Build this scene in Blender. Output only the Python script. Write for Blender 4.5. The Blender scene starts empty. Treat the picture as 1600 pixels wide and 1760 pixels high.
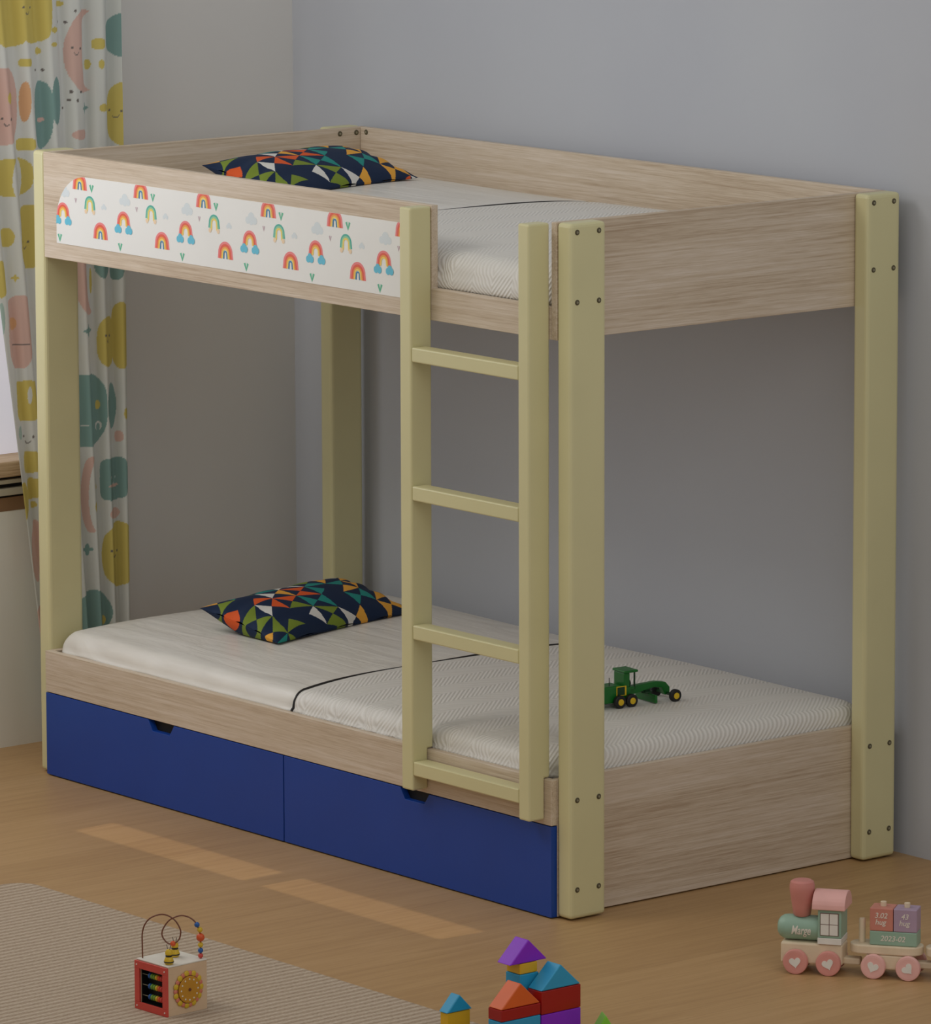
import bpy, bmesh, math, random
import numpy as np
from mathutils import Vector, Matrix

random.seed(7)
PI = math.pi
scene = bpy.context.scene
COL = scene.collection

# ------------------------------------------------------------------ materials
def lin(c):
    c = c / 255.0
    return c / 12.92 if c <= 0.04045 else ((c + 0.055) / 1.055) ** 2.4
def rgb(r, g, b): return (lin(r), lin(g), lin(b), 1.0)

class NT:
    def __init__(s, name, rough=0.5, spec=0.5):
        s.m = bpy.data.materials.new(name); s.m.use_nodes = True
        s.t = s.m.node_tree; s.p = s.t.nodes['Principled BSDF']
        s.p.inputs['Roughness'].default_value = rough
        s.p.inputs['Specular IOR Level'].default_value = spec
    def n(s, typ, **kw):
        nd = s.t.nodes.new(typ)
        for k, v in kw.items():
            if k in nd.inputs.keys(): nd.inputs[k].default_value = v
            else: setattr(nd, k, v)
        return nd
    def l(s, a, b): s.t.links.new(a, b)
    def math(s, op, a, b=None):
        nd = s.n('ShaderNodeMath', operation=op)
        for i, v in enumerate((a, b)):
            if v is None: continue
            if hasattr(v, 'is_output'): s.l(v, nd.inputs[i])
            else: nd.inputs[i].default_value = v
        return nd.outputs[0]
    def ramp(s, fac, stops):
        r = s.n('ShaderNodeValToRGB'); e = r.color_ramp.elements
        while len(e) < len(stops): e.new(0.5)
        for el, (p, c) in zip(e, stops): el.position = p; el.color = c
        s.l(fac, r.inputs['Fac']); return r.outputs['Color']
    def coords(s, scale=(1, 1, 1), kind='Object', rot=(0, 0, 0)):
        tc = s.n('ShaderNodeTexCoord'); mp = s.n('ShaderNodeMapping')
        mp.inputs['Scale'].default_value = scale; mp.inputs['Rotation'].default_value = rot
        s.l(tc.outputs[kind], mp.inputs['Vector']); return mp.outputs['Vector']
    def noise(s, vec, scale=5, detail=3, rough=0.5, dist=0.0):
        nd = s.n('ShaderNodeTexNoise'); nd.inputs['Scale'].default_value = scale
        nd.inputs['Detail'].default_value = detail; nd.inputs['Roughness'].default_value = rough
        nd.inputs['Distortion'].default_value = dist
        s.l(vec, nd.inputs['Vector']); return nd.outputs['Fac']
    def bump(s, h, strength=0.2, dist=0.01):
        b = s.n('ShaderNodeBump'); b.inputs['Strength'].default_value = strength
        b.inputs['Distance'].default_value = dist
        s.l(h, b.inputs['Height']); s.l(b.outputs['Normal'], s.p.inputs['Normal'])
    def base(s, c): s.l(c, s.p.inputs['Base Color'])

_flat = {}
def flat(name, c, rough=0.45, var=0.06, spec=0.5, scale=6.0, metal=0.0):
    """painted / plastic surface: one colour with a faint procedural mottling"""
    if name in _flat: return _flat[name]
    m = NT(name, rough, spec)
    f = m.noise(m.coords(), scale, 2)
    a = [max(0, x * (1 - var)) for x in c[:3]] + [1]; b = [min(1, x * (1 + var)) for x in c[:3]] + [1]
    m.base(m.ramp(f, [(0.3, a), (0.7, b)])); m.p.inputs['Metallic'].default_value = metal
    _flat[name] = m.m; return m.m

def wood(name, axis, light, mid, dark, off=0.0):
    m = NT(name, 0.55, 0.35)
    def gv(cross, along):
        sc = [cross] * 3; sc[axis] = along
        a = m.n('ShaderNodeVectorMath', operation='ADD'); m.l(m.coords(tuple(sc)), a.inputs[0]); a.inputs[1].default_value = (off, off * 1.7, off * .6)
        return a.outputs[0]
    band = m.noise(gv(11, .9), 1.0, 3, 0.55, 0.5)
    line = m.noise(gv(150, 2.4), 1.0, 3, 0.6, 0.7)
    fib = m.noise(gv(380, 14), 1.0, 2, 0.6)
    f = m.math('ADD', m.math('MULTIPLY', band, 0.34), m.math('ADD', m.math('MULTIPLY', line, 0.44), m.math('MULTIPLY', fib, 0.30)))
    m.base(m.ramp(f, [(0.36, dark), (0.52, mid), (0.66, light)]))
    m.bump(fib, 0.12, 0.002)
    return m.m

M = {}
OAK = (rgb(221, 206, 189), rgb(206, 188, 165), rgb(178, 155, 130))
M['oak_x'] = wood('oak_grain_along_length', 0, *OAK)
M['oak_y'] = wood('oak_grain_along_width', 1, *OAK, off=3.1)
M['oak_dark'] = wood('oak_shelf', 1, rgb(214, 190, 158), rgb(190, 162, 128), rgb(150, 122, 90))
M['cream'] = flat('cream_paint', rgb(216, 209, 162), 0.36, 0.02)
M['blue'] = flat('blue_laminate', rgb(16, 66, 156), 0.38, 0.03)
M['black'] = flat('black_recess', rgb(8, 8, 10), 0.6)
M['steel'] = flat('screw_steel', rgb(142, 136, 112), 0.4, 0.05)
M['steel_dark'] = flat('screw_socket', rgb(84, 76, 52), 0.5)
M['bead_tan'] = flat('train_wood', rgb(226, 206, 176), 0.5, 0.05, scale=30)

# mattress fabrics
m = NT('smooth_white_sheet', 0.36, 0.5)
v = m.coords((3, 14, 5)); h = m.noise(v, 1.6, 3, 0.5, 0.7)
m.base(m.ramp(h, [(0.3, rgb(222, 217, 208)), (0.7, rgb(236, 232, 224))])); m.bump(h, 0.22, 0.02); M['sheet'] = m.m
m = NT('quilted_white_cover', 0.45, 0.42)
tc = m.n('ShaderNodeTexCoord'); sp = m.n('ShaderNodeSeparateXYZ'); m.l(tc.outputs['Object'], sp.inputs[0])
fx = m.math('FRACT', m.math('DIVIDE', sp.outputs[0], 0.14))
tri = m.math('ABSOLUTE', m.math('SUBTRACT', fx, 0.5))
ph = m.math('ADD', m.math('MULTIPLY', tri, 0.15), m.math('ADD', sp.outputs[1], m.math('MULTIPLY', sp.outputs[2], -1.0)))
s1 = m.math('SINE', m.math('MULTIPLY', ph, 2 * PI / 0.0135))
nz = m.noise(m.coords((4, 4, 4)), 2.0, 3)
h = m.math('MULTIPLY', s1, m.math('ADD', nz, 0.2))
m.base(m.ramp(m.math('ADD', m.math('MULTIPLY', h, 0.42), 0.5), [(0.1, rgb(218, 214, 206)), (0.9, rgb(238, 235, 229))]))
m.bump(h, 0.36, 0.003); M['quilt'] = m.m
M['piping'] = flat('black_piping', rgb(34, 31, 30), 0.6)

def vcol(name, rough=0.7, bump=0.1, spec=0.3, weave=900):
    m = NT(name, rough, spec)
    a = m.n('ShaderNodeVertexColor'); a.layer_name = 'print'; m.base(a.outputs['Color'])
    m.bump(m.noise(m.coords((1, 1, 1)), weave, 1), bump, 0.001); return m.m
M['cushion'] = vcol('printed_cotton', 0.75)
M['curtain'] = vcol('printed_curtain_cloth', 0.8, 0.05)
# a little daylight glows through the cloth
tr = M['curtain'].node_tree; pb = tr.nodes['Principled BSDF']
tb = tr.nodes.new('ShaderNodeBsdfTranslucent'); mx = tr.nodes.new('ShaderNodeMixShader'); mx.inputs[0].default_value = 0.22
at = [n for n in tr.nodes if n.type == 'VERTEX_COLOR'][0]
tr.links.new(at.outputs['Color'], tb.inputs['Color']); tr.links.new(pb.outputs[0], mx.inputs[1]); tr.links.new(tb.outputs[0], mx.inputs[2])
tr.links.new(mx.outputs[0], tr.nodes['Material Output'].inputs['Surface'])

def wallmat(name, c1, c2):
    m = NT(name, 0.85, 0.2)
    f = m.noise(m.coords((1, 1, 1)), 1.3, 3); m.base(m.ramp(f, [(0.3, c1), (0.7, c2)]))
    m.bump(m.noise(m.coords((1, 1, 1)), 240, 2), 0.05, 0.001); return m.m
M['wall_l'] = wallmat('warm_grey_wall', rgb(221, 219, 216), rgb(226, 224, 221))
M['wall_b'] = wallmat('pale_blue_wall', rgb(189, 192, 200), rgb(195, 198, 204))
M['wall_lit'] = wallmat('window_lit_wall', rgb(238, 238, 228), rgb(242, 242, 234))  # same wall below the sill, window light put into its paler colour
M['white'] = flat('white_gloss', rgb(232, 230, 224), 0.4, 0.02)

m = NT('floorboards', 0.42, 0.4)
tc = m.n('ShaderNodeTexCoord'); sp = m.n('ShaderNodeSeparateXYZ'); m.l(tc.outputs['Object'], sp.inputs[0])
bx = m.math('DIVIDE', sp.outputs[0], 0.19); fr = m.math('FRACT', bx); fl = m.math('FLOOR', bx)
wn = m.n('ShaderNodeTexWhiteNoise'); wn.noise_dimensions = '1D'; m.l(fl, wn.inputs['W'])
seam = m.math('LESS_THAN', m.math('ABSOLUTE', m.math('SUBTRACT', fr, 0.5)), 0.493)
g = m.noise(m.coords((22, 1.4, 1)), 2.2, 4, 0.6, 0.7)
fine = m.noise(m.coords((160, 6, 1)), 1.0, 2)
f = m.math('ADD', m.math('MULTIPLY', g, 0.6), m.math('ADD', m.math('MULTIPLY', fine, 0.2), m.math('MULTIPLY', wn.outputs['Value'], 0.12)))
c = m.ramp(f, [(0.25, rgb(168, 131, 87)), (0.5, rgb(184, 147, 101)), (0.75, rgb(196, 160, 115))])
mix = m.n('ShaderNodeMixRGB', blend_type='MULTIPLY'); mix.inputs[0].default_value = 1.0
m.l(c, mix.inputs[1]); m.l(m.ramp(seam, [(0.0, (0.86, 0.84, 0.82, 1)), (1.0, (1, 1, 1, 1))]), mix.inputs[2])
m.base(mix.outputs[0]); M['floor'] = m.m

m = NT('ribbed_rug_weave', 0.95, 0.1)
tc = m.n('ShaderNodeTexCoord'); sp = m.n('ShaderNodeSeparateXYZ'); m.l(tc.outputs['Object'], sp.inputs[0])
wob = m.noise(m.coords((2, 7, 1)), 2.0, 2)
s1 = m.math('SINE', m.math('ADD', m.math('MULTIPLY', sp.outputs[0], 2 * PI / 0.0235), m.math('MULTIPLY', wob, 2.2)))
s2 = m.math('SINE', m.math('MULTIPLY', sp.outputs[1], 2 * PI / 0.009))
nn = m.noise(m.coords((1, 1, 1)), 190, 2)
f = m.math('ADD', m.math('ADD', m.math('MULTIPLY', s1, 0.15), 0.28), m.math('ADD', m.math('MULTIPLY', nn, 0.46), m.math('MULTIPLY', s2, 0.05)))
m.base(m.ramp(f, [(0.2, rgb(146, 126, 105)), (0.5, rgb(180, 161, 140)), (0.85, rgb(208, 192, 173))]))
m.bump(f, 0.6, 0.006); M['rug'] = m.m

m = NT('bright_window_glass', 0.15, 0.5)
m.base(m.ramp(m.noise(m.coords((1, 1, 1)), 1.5, 2), [(0.3, rgb(220, 218, 226)), (0.7, rgb(228, 226, 232))]))
m.p.inputs['Emission Color'].default_value = rgb(226, 224, 236); m.p.inputs['Emission Strength'].default_value = 0.42
M['glass'] = m.m

# ------------------------------------------------------------------ mesh helpers
class MB:
    def __init__(s): s.b = bmesh.new(); s.mats = []; s.smooth = set()
    def mi(s, m):
        if m not in s.mats: s.mats.append(m)
        return s.mats.index(m)
    def _tag(s, faces, m, smooth=False):
        i = s.mi(m)
        for f in faces: f.material_index = i; f.smooth = smooth
    def box(s, lo, hi, m, bev=0.0, seg=2):
        c = [(a + b) / 2 for a, b in zip(lo, hi)]; d = [abs(b - a) for a, b in zip(lo, hi)]
        n0 = set(s.b.faces)
        r = bmesh.ops.create_cube(s.b, size=1.0, matrix=Matrix.Translation(c) @ Matrix.Diagonal((*d, 1)))
        if bev > 0:
            es = list({e for v in r['verts'] for e in v.link_edges})
            bmesh.ops.bevel(s.b, geom=es, offset=bev, segments=seg, profile=0.5, affect='EDGES')
        s._tag([f for f in s.b.faces if f not in n0], m, False); return s
    def prism(s, pts, axis, a, b, m, bev=0.0, smooth=False):
        """pts: outline in the two other axes (cyclic order), swept from a to b along axis"""
        n0 = set(s.b.faces)
        def P(p, t):
            q = list(p); q.insert(axis, t); return q
        va = [s.b.verts.new(P(p, a)) for p in pts]; vb = [s.b.verts.new(P(p, b)) for p in pts]
        n = len(pts); s.b.faces.new(va[::-1]); s.b.faces.new(vb)
        for i in range(n): s.b.faces.new((va[i], va[(i + 1) % n], vb[(i + 1) % n], vb[i]))
        nf = [f for f in s.b.faces if f not in n0]
        bmesh.ops.recalc_face_normals(s.b, faces=nf)
        if bev > 0:
            es = list({e for f in nf for e in f.edges})
            bmesh.ops.bevel(s.b, geom=es, offset=bev, segments=2, profile=0.5, affect='EDGES')
        s._tag([f for f in s.b.faces if f not in n0], m, False)
        if smooth:
            for f in s.b.faces:
                if f not in n0 and len(f.verts) == 4: f.smooth = True
        return s
    def lathe(s, prof, m, base=(0, 0, 0), axis=2, n=24):
        """prof: (radius, height) pairs from bottom to top around an axis through base"""
        n0 = set(s.b.faces); rings = []
        for r, h in prof:
            ring = []
            for k in range(n):
                t = 2 * PI * k / n; u, w = max(r, 1e-5) * math.cos(t), max(r, 1e-5) * math.sin(t)
                p = {2: (u, w, h), 1: (u, h, w), 0: (h, u, w)}[axis]
                ring.append(s.b.verts.new([p[i] + base[i] for i in range(3)]))
            rings.append(ring)
        for a, b in zip(rings, rings[1:]):
            for k in range(n): s.b.faces.new((a[k], a[(k + 1) % n], b[(k + 1) % n], b[k]))
        s.b.faces.new(rings[0][::-1]); s.b.faces.new(rings[-1])
        nf = [f for f in s.b.faces if f not in n0]; bmesh.ops.recalc_face_normals(s.b, faces=nf)
        s._tag(nf, m, True)
        for f in nf:
            if len(f.verts) > 4: f.smooth = False
        return s
    def ball(s, c, r, m, n=14, sq=(1, 1, 1)):
        n0 = set(s.b.faces)
        bmesh.ops.create_uvsphere(s.b, u_segments=n, v_segments=n - 4, radius=1.0, matrix=Matrix.Translation(c) @ Matrix.Diagonal((r * sq[0], r * sq[1], r * sq[2], 1)))
        s._tag([f for f in s.b.faces if f not in n0], m, True); return s
    def tube(s, pts, r, m, n=8):
        pts = [Vector(p) for p in pts]; n0 = set(s.b.faces); rings = []
        up = Vector((0.3, 0.5, 0.81)).normalized()
        for i, p in enumerate(pts):
            d = (pts[min(i + 1, len(pts) - 1)] - pts[max(i - 1, 0)]).normalized()
            a = d.cross(up)
            if a.length < 0.1: a = d.cross(Vector((1, 0, 0)))
            a.normalize(); up2 = a.cross(d).normalized()
            rings.append([s.b.verts.new(p + r * (a * math.cos(2 * PI * k / n) + up2 * math.sin(2 * PI * k / n))) for k in range(n)])
        for A, B in zip(rings, rings[1:]):
            for k in range(n): s.b.faces.new((A[k], A[(k + 1) % n], B[(k + 1) % n], B[k]))
        s.b.faces.new(rings[0][::-1]); s.b.faces.new(rings[-1])
        nf = [f for f in s.b.faces if f not in n0]; bmesh.ops.recalc_face_normals(s.b, faces=nf); s._tag(nf, m, True); return s
    def poly(s, pts, m):
        f = s.b.faces.new([s.b.verts.new(p) for p in pts]); f.material_index = s.mi(m); return s
    def build(s, name, parent=None, shift=None):
        for e in s.b.edges:
            if len(e.link_faces) == 2 and e.calc_face_angle(0) > .62: e.smooth = False
        me = bpy.data.meshes.new(name); s.b.to_mesh(me); s.b.free()
        for m in s.mats: me.materials.append(m)
        o = bpy.data.objects.new(name, me); COL.objects.link(o)
        if parent is not None: o.parent = parent
        return o

def spline(pts, sub=6):
    P = [Vector(p) for p in pts]; out = []
    for i in range(len(P) - 1):
        p0, p1, p2, p3 = P[max(i - 1, 0)], P[i], P[i + 1], P[min(i + 2, len(P) - 1)]
        for k in range(sub):
            t = k / sub
            out.append(0.5 * ((2 * p1) + (-p0 + p2) * t + (2 * p0 - 5 * p1 + 4 * p2 - p3) * t * t + (-p0 + 3 * p1 - 3 * p2 + p3) * t ** 3))
    out.append(P[-1]); return out

def empty(name, loc=(0, 0, 0), rz=0.0):
    o = bpy.data.objects.new(name, None); COL.objects.link(o); o.location = loc; o.rotation_euler = (0, 0, rz)
    o.empty_display_size = 0.05; return o
def tag(o, label=None, cat=None, group=None, kind=None):
    if label: o['label'] = label
    if cat: o['category'] = cat
    if group: o['group'] = group
    if kind: o['kind'] = kind
    return o
def dup(o, parent=None):
    c = o.copy(); COL.objects.link(c)
    if parent is not None: c.parent = parent
    for ch in list(o.children): dup(ch, c)
    return c

# ------------------------------------------------------------------ camera (solved from the photograph's perspective)
CAMP = Vector((11.3919, -7.8504, 3.0191)); YAW, PIT, FPX, SX, SY = -.8701, -.1485, 9517.76, 198.71, -192.18
cam = bpy.data.cameras.new('camera'); co = bpy.data.objects.new('camera', cam); COL.objects.link(co); scene.camera = co
dv = Vector((math.sin(YAW) * math.cos(PIT), math.cos(YAW) * math.cos(PIT), math.sin(PIT)))
co.location = CAMP; co.rotation_euler = dv.to_track_quat('-Z', 'Y').to_euler()
cam.sensor_fit = 'AUTO'; cam.sensor_width = 36.0; cam.lens = FPX / 1760 * 36
cam.shift_x = -SX / 1760; cam.shift_y = SY / 1760; cam.clip_end = 60

# ------------------------------------------------------------------ room
XW, YW = -0.342, 1.043
def struct(o): o['kind'] = 'structure'; return o
struct(MB().box((XW - .2, -5.0, -.08), (6.0, YW + .2, 0), M['floor']).build('floor'))
struct(MB().box((XW - .2, YW, 0), (6.0, YW + .12, 3.0), M['wall_b']).build('wall_back'))
WY0, WY1, WZ0, WZ1 = -1.25, 0.33, 0.62, 2.35
w = MB()
w.box((XW - .16, .3, 0), (XW, YW, WZ0), M['wall_l'])
w.box((XW - .16, -5.0, 0), (XW, .2999, WZ0), M['wall_lit'])
w.box((XW - .16, -5.0, WZ1), (XW, YW, 3.0), M['wall_l'])
w.box((XW - .16, WY1, WZ0), (XW, YW, WZ1), M['wall_l'])
w.box((XW - .16, -5.0, WZ0), (XW, WY0, WZ1), M['wall_l'])
struct(w.build('wall_left'))
# window 1 in the left wall: wooden sill mouldings, frame, bright glass
wr = struct(empty('window_1', (XW, (WY0 + WY1) / 2, WZ0)))
def wl(mb, name):
    o = mb.build(name, wr); o.matrix_parent_inverse = Matrix.Translation(wr.location).inverted(); o['kind'] = 'structure'; return o
s = MB()
SG = flat('sill_grey', rgb(196, 190, 172), .5, .05); SB = flat('sill_brown', rgb(146, 112, 80), .55, .08)
s.box((XW - .14, WY0, .7115), (XW + .020, WY1, .752), M['oak_dark'], .004)
s.box((XW - .14, WY0, .7035), (XW - .006, WY1, .7115), M['black'])
s.box((XW - .14, WY0, .6925), (XW + .010, WY1, .7035), SG, .002)
s.box((XW - .14, WY0, .6805), (XW - .010, WY1, .6925), M['black'])
s.box((XW - .14, WY0, .6615), (XW + .008, WY1, .6805), SG, .002)
s.box((XW - .14, WY0, .6555), (XW - .008, WY1, .6615), M['black'])
s.box((XW - .14, WY0, .6205), (XW + .001, WY1, .6555), SB)
wl(s, 'window_sill')
f = MB()
for y in (WY0, (WY0 + WY1) / 2 - .02, WY1 - .04): f.box((XW - .12, y, .752), (XW - .07, y + .04, WZ1), M['white'], .003)
f.box((XW - .12, WY0, WZ1 - .04), (XW - .07, WY1, WZ1), M['white'], .003)
wl(f, 'window_frame')
wl(MB().box((XW - .10, WY0, .752), (XW - .095, WY1, WZ1 - .04), M['glass']), 'window_pane')
# front wall, out of the picture: the window the sun comes through
SUN = Vector((1.28, -9.0, 7.6))
FY = -3.2
def thru(x, y):
    k = (FY - SUN.y) / (y - SUN.y); return SUN.x + k * (x - SUN.x), SUN.z + k * (0 - SUN.z)
xs = [thru(x, -.2)[0] for x in (.555, 1.243, 1.318, 1.99)]; zs = [thru(0, y)[1] for y in (-.325, -.128, -.098, -.055)]
w = MB(); t0, t1 = FY - .06, FY
w.box((XW, t0, 0), (xs[0], t1, 3.5), M['wall_l']); w.box((xs[3], t0, 0), (2.55, t1, 3.5), M['wall_l'])
w.box((xs[0], t0, 0), (xs[3], t1, zs[0]), M['wall_l']); w.box((xs[0], t0, zs[3]), (xs[3], t1, 3.5), M['wall_l'])
struct(w.build('wall_front'))
w = MB(); w.box((xs[1], FY - .05, zs[0]), (xs[2], FY - .01, zs[3]), M['white']); w.box((xs[0], FY - .05, zs[1]), (xs[3], FY - .01, zs[2]), M['white'])
struct(w.build('window_2'))

# ------------------------------------------------------------------ bunk bed
L, D, T, PW, HT = 2.0, 1.007, .048, .105, 1.588
bed = empty('bunk_bed', (L / 2, D / 2, 0))
tag(bed, 'pale oak and cream bunk bed with ladder and two blue drawers against the wall', 'bunk bed')
BINV = Matrix.Translation(bed.location).inverted()
def part(mb, name, parent=None, label=None):
    o = mb.build(name, parent or bed)
    if parent is None: o.matrix_parent_inverse = BINV
    else: o.matrix_parent_inverse = parent.matrix_parent_inverse.inverted() @ Matrix.Identity(4) if False else Matrix.Identity(4)
    if label: o['label'] = label
    return o
def sub(mb, name, parent, label=None):
    o = mb.build(name, parent); o.matrix_parent_inverse = Matrix.Identity(4)
    if label: o['label'] = label
    return o
def screw(x, y, z, d, axis=0, r=.0064):
    """countersunk screw head, d = outward direction along axis"""
    mb = MB(); prof = [(r, 0), (r, .0012), (r * .8, .0022), (r * .62, .0022), (r * .5, .0008), (r * .001, .0008)]
    prof = [(a, h * d) for a, h in prof]
    mb.lathe(prof[:4], M['steel_dark'], (x, y, z), axis, 12)
    mb.lathe([(r * .5, .0015 * d), (r * .42, .0028 * d)], M['steel'], (x, y, z), axis, 10)
    return mb
for (x0, x1, y0, y1, dx) in ((-T, 0, 0, PW, -1), (L, L + T, 0, PW, 1), (-T, 0, D - PW, D, -1), (L, L + T, D - PW, D, 1)):
    p = part(MB().box((x0, y0, .004), (x1, y1, HT), M['cream'], .0095, 3), 'post')
    xo = x1 if dx > 0 else x0
    if dx > 0:
        for zc in (1.568, 1.411, .279, .072):
            for yc in (y0 + .0195, y0 + .083): sub(screw(xo - .0004, yc, zc, dx), 'screw', p)
PT = .018
ZR0, ZR1, ZP = 1.322, 1.587, .321
for x0, inner in ((0.0003, 1), (L - PT - .0003, -1)):
    e = part(MB().box((x0, 0 if inner < 0 else PT + .0006, ZR0), (x0 + PT, D, ZR1), M['oak_y'], .0012, 1), 'end_panel')
    if inner > 0:
        for yy in (.922, .976): sub(screw(x0 + PT, yy, 1.573, 1, 0, .007), 'screw', e)
    part(MB().box((x0, .002, .003), (x0 + PT, D, ZP), M['oak_y'], .0012, 1), 'end_board')
bp = part(MB().box((PT + .001, D - PT, ZR0), (L - PT - .001, D, ZR1), M['oak_x'], .0012, 1), 'back_panel')
sub(screw(.044, D - PT, 1.575, -1, 1, .007), 'screw', bp)
# upper front: low rail full length, raised guard board up to the ladder (one L-shaped board)
GX = 1.555
gr = part(MB().prism([(.0008, ZR0), (L - PT - .001, ZR0), (L - PT - .001, 1.396), (GX, 1.396), (GX, ZR1), (.0008, ZR1)], 1, 0.0, PT, M['oak_x'], .0012), 'guard_rail')
# the printed rainbow panel let into the guard board
outl = [(.057, 1.363), (1.505, 1.363), (1.505, 1.5375), (.185, 1.5375)]
for k in range(1, 13):
    a = PI / 2 * k / 12; outl.append((.185 - .128 * math.sin(a), 1.4175 + .12 * math.cos(a)))
def clip(poly, conv):
    out = poly
    n = len(conv)
    for i in range(n):
        a, b = conv[i], conv[(i + 1) % n]; inp = out; out = []
        if not inp: break
        ins = lambda p: (b[0] - a[0]) * (p[1] - a[1]) - (b[1] - a[1]) * (p[0] - a[0]) >= -1e-12
        for j in range(len(inp)):
            p, q = inp[j - 1], inp[j]
            if ins(p) != ins(q):
                d1 = (b[0] - a[0]) * (p[1] - a[1]) - (b[1] - a[1]) * (p[0] - a[0])
                d2 = (b[0] - a[0]) * (q[1] - a[1]) - (b[1] - a[1]) * (q[0] - a[0])
                t = d1 / (d1 - d2); out.append((p[0] + t * (q[0] - p[0]), p[1] + t * (q[1] - p[1])))
            if ins(q): out.append(q)
    return out
mb = MB(); PWH = flat('printed_panel_white', rgb(236, 235, 230), .45, .01)
mb.prism(outl, 1, -.0012, .0005, PWH)
INK = {k: flat('ink_' + k, c, .5, .02) for k, c in dict(pink=rgb(238, 130, 130), red=rgb(232, 92, 62), orange=rgb(240, 160, 64), yellow=rgb(245, 214, 100),
       teal=rgb(78, 178, 160), sky=rgb(98, 192, 218), blue=rgb(52, 130, 176), green=rgb(96, 186, 148), sand=rgb(240, 212, 176), mist=rgb(216, 224, 226), grey=rgb(196, 170, 178), mint=rgb(150, 205, 160)).items()}
lay = [0]
def ink(pts, m, lv):
    c = clip(pts, outl)
    if len(c) >= 3: mb.poly([(x, -.0013 - lv * .00012, z) for x, z in c], m)
def arch(cx, cz, r0, r1, leg, m, lv, sx=1.0):
    """half ring with straight legs, as a strip of quads"""
    A = [(cx + sx * r1 * math.cos(PI * k / 14), cz + r1 * math.sin(PI * k / 14)) for k in range(15)]
    B = [(cx + sx * r0 * math.cos(PI * k / 14), cz + r0 * math.sin(PI * k / 14)) for k in range(15)]
    A = [(A[0][0] + .002, cz - leg)] + A + [(A[-1][0] - .002, cz - leg)]; B = [(B[0][0] + .001, cz - leg)] + B + [(B[-1][0] - .001, cz - leg)]
    for i in range(16): ink([A[i], A[i + 1], B[i + 1], B[i]][::-1], m, lv)
def blob(cx, cz, r, m, lv, sx=1.0):
    lay[0] = (lay[0] + 1) % 7; lv = lv + lay[0] * .12
    ink([(cx + sx * r * math.cos(2 * PI * k / 12), cz + r * math.sin(2 * PI * k / 12)) for k in range(12)], m, lv)
def vheart(cx, cz, w, h, m, lv):
    for s_ in (-1, 1):
        q = [(cx, cz - h / 2), (cx, cz - h * .12), (cx + s_ * w * .16, cz + h / 2), (cx + s_ * w * .52, cz + h * .40)]
        ink(q if s_ < 0 else q[::-1], m, lv + (s_ > 0) * .5)
for k in range(-1, 7):
    d = k * .2585
    for (cx, cz) in ((.160 + d, 1.5175), (.2465 + d, 1.402)):
        arch(cx, cz, .0225, .029, .013, INK['pink'], 1); arch(cx, cz, .0165, .0232, .013, INK['red'], 2)
        arch(cx, cz, .012, .0170, .013, INK['orange'], 3); arch(cx, cz, .0085, .0126, .012, INK['yellow'], 4); arch(cx, cz, .0035, .007, .013, INK['blue'], 5)
    vheart(.210 + d, 1.511, .019, .021, INK['green'], 1); vheart(.071 + d, 1.377, .019, .021, INK['green'], 1)
    cx, cz = .202 + d, 1.471
    arch(cx, cz, .0165, .0215, .012, INK['teal'], 1); arch(cx, cz, .012, .0168, .015, INK['mint'], 2); arch(cx, cz, .0075, .0122, .017, INK['yellow'], 3)
    for s_ in (-1, 1): blob(cx + s_ * .0165, cz - .018, .0058, INK['sand'], 4)
    cx, cz = .086 + d, 1.440
    arch(cx, cz, .021, .0268, .010, INK['pink'], 1); arch(cx, cz, .016, .0214, .010, INK['red'], 2); arch(cx, cz, .0115, .0164, .010, INK['orange'], 3); arch(cx, cz, .0078, .012, .009, INK['yellow'], 4)
    for s_ in (-1, 1):
        for (bx_, bz_, br) in ((-.0065, -.001, .0085), (.006, -.001, .0085), (0, .005, .0085)): blob(cx + s_ * .0225 + bx_, cz - .019 + bz_, br, INK['sky'], 5)
    for (bx_, bz_, br) in ((-.014, -.003, .009), (.014, -.003, .009), (0, .004, .013), (0, -.005, .009)): blob(.351 + d + bx_, 1.494 + bz_, br, INK['mist'], 1)
    for (bx_, bz_, br) in ((-.006, 0, .005), (.006, 0, .005), (0, .004, .006)): blob(.262 + d + bx_, 1.468 + bz_, br, INK['mist'], 1)
    vheart(.142 + d, 1.476, .010, .014, INK['grey'], 1)
rp = sub(mb, 'rainbow_panel', gr, 'white panel printed with small rainbows, clouds and green hearts')
# lower front: plank and two drawers, standing proud of the posts
e_ = .0157
part(MB().box((0.001, -e_, .2155), (L - .001, .0018, ZP), M['oak_x'], .0012, 1), 'side_rail')
def drawer(x0, x1, nx):
    z0, z1 = .003, .2135
    a, b, dz = nx - .066, nx + .066, .026
    pts = [(x0, z0), (x1, z0), (x1, z1), (b - .012, z1), (b - .030, z1 - dz), (a + .030, z1 - dz), (a + .012, z1), (x0, z1)]
    d_ = part(MB().prism(pts, 1, -e_, .0015, M['blue'], .0010), 'drawer')
    mb = MB().box((x0 + .03, .003, .01), (x1 - .03, .02, .20), M['oak_x'])
    mb.box((nx - .09, .0018, .16), (nx + .09, .0028, .2135), M['black'])
    sub(mb, 'drawer_box', d_)
    return d_
drawer(.0015, .995, .497); drawer(.9985, L - .0015, 1.502)
# bases the mattresses lie on, rear board
part(MB().box((PT + .002, .03, 1.365), (L - PT - .002, D - PT - .002, 1.392), M['oak_x']), 'bed_base')
part(MB().box((PT + .002, .03, .285), (L - PT - .002, D - PT - .002, .312), M['oak_x']), 'bed_base')
part(MB().box((PT + .002, D - PT, .003), (L - PT - .002, D, .318), M['oak_x']), 'rear_board')
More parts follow.
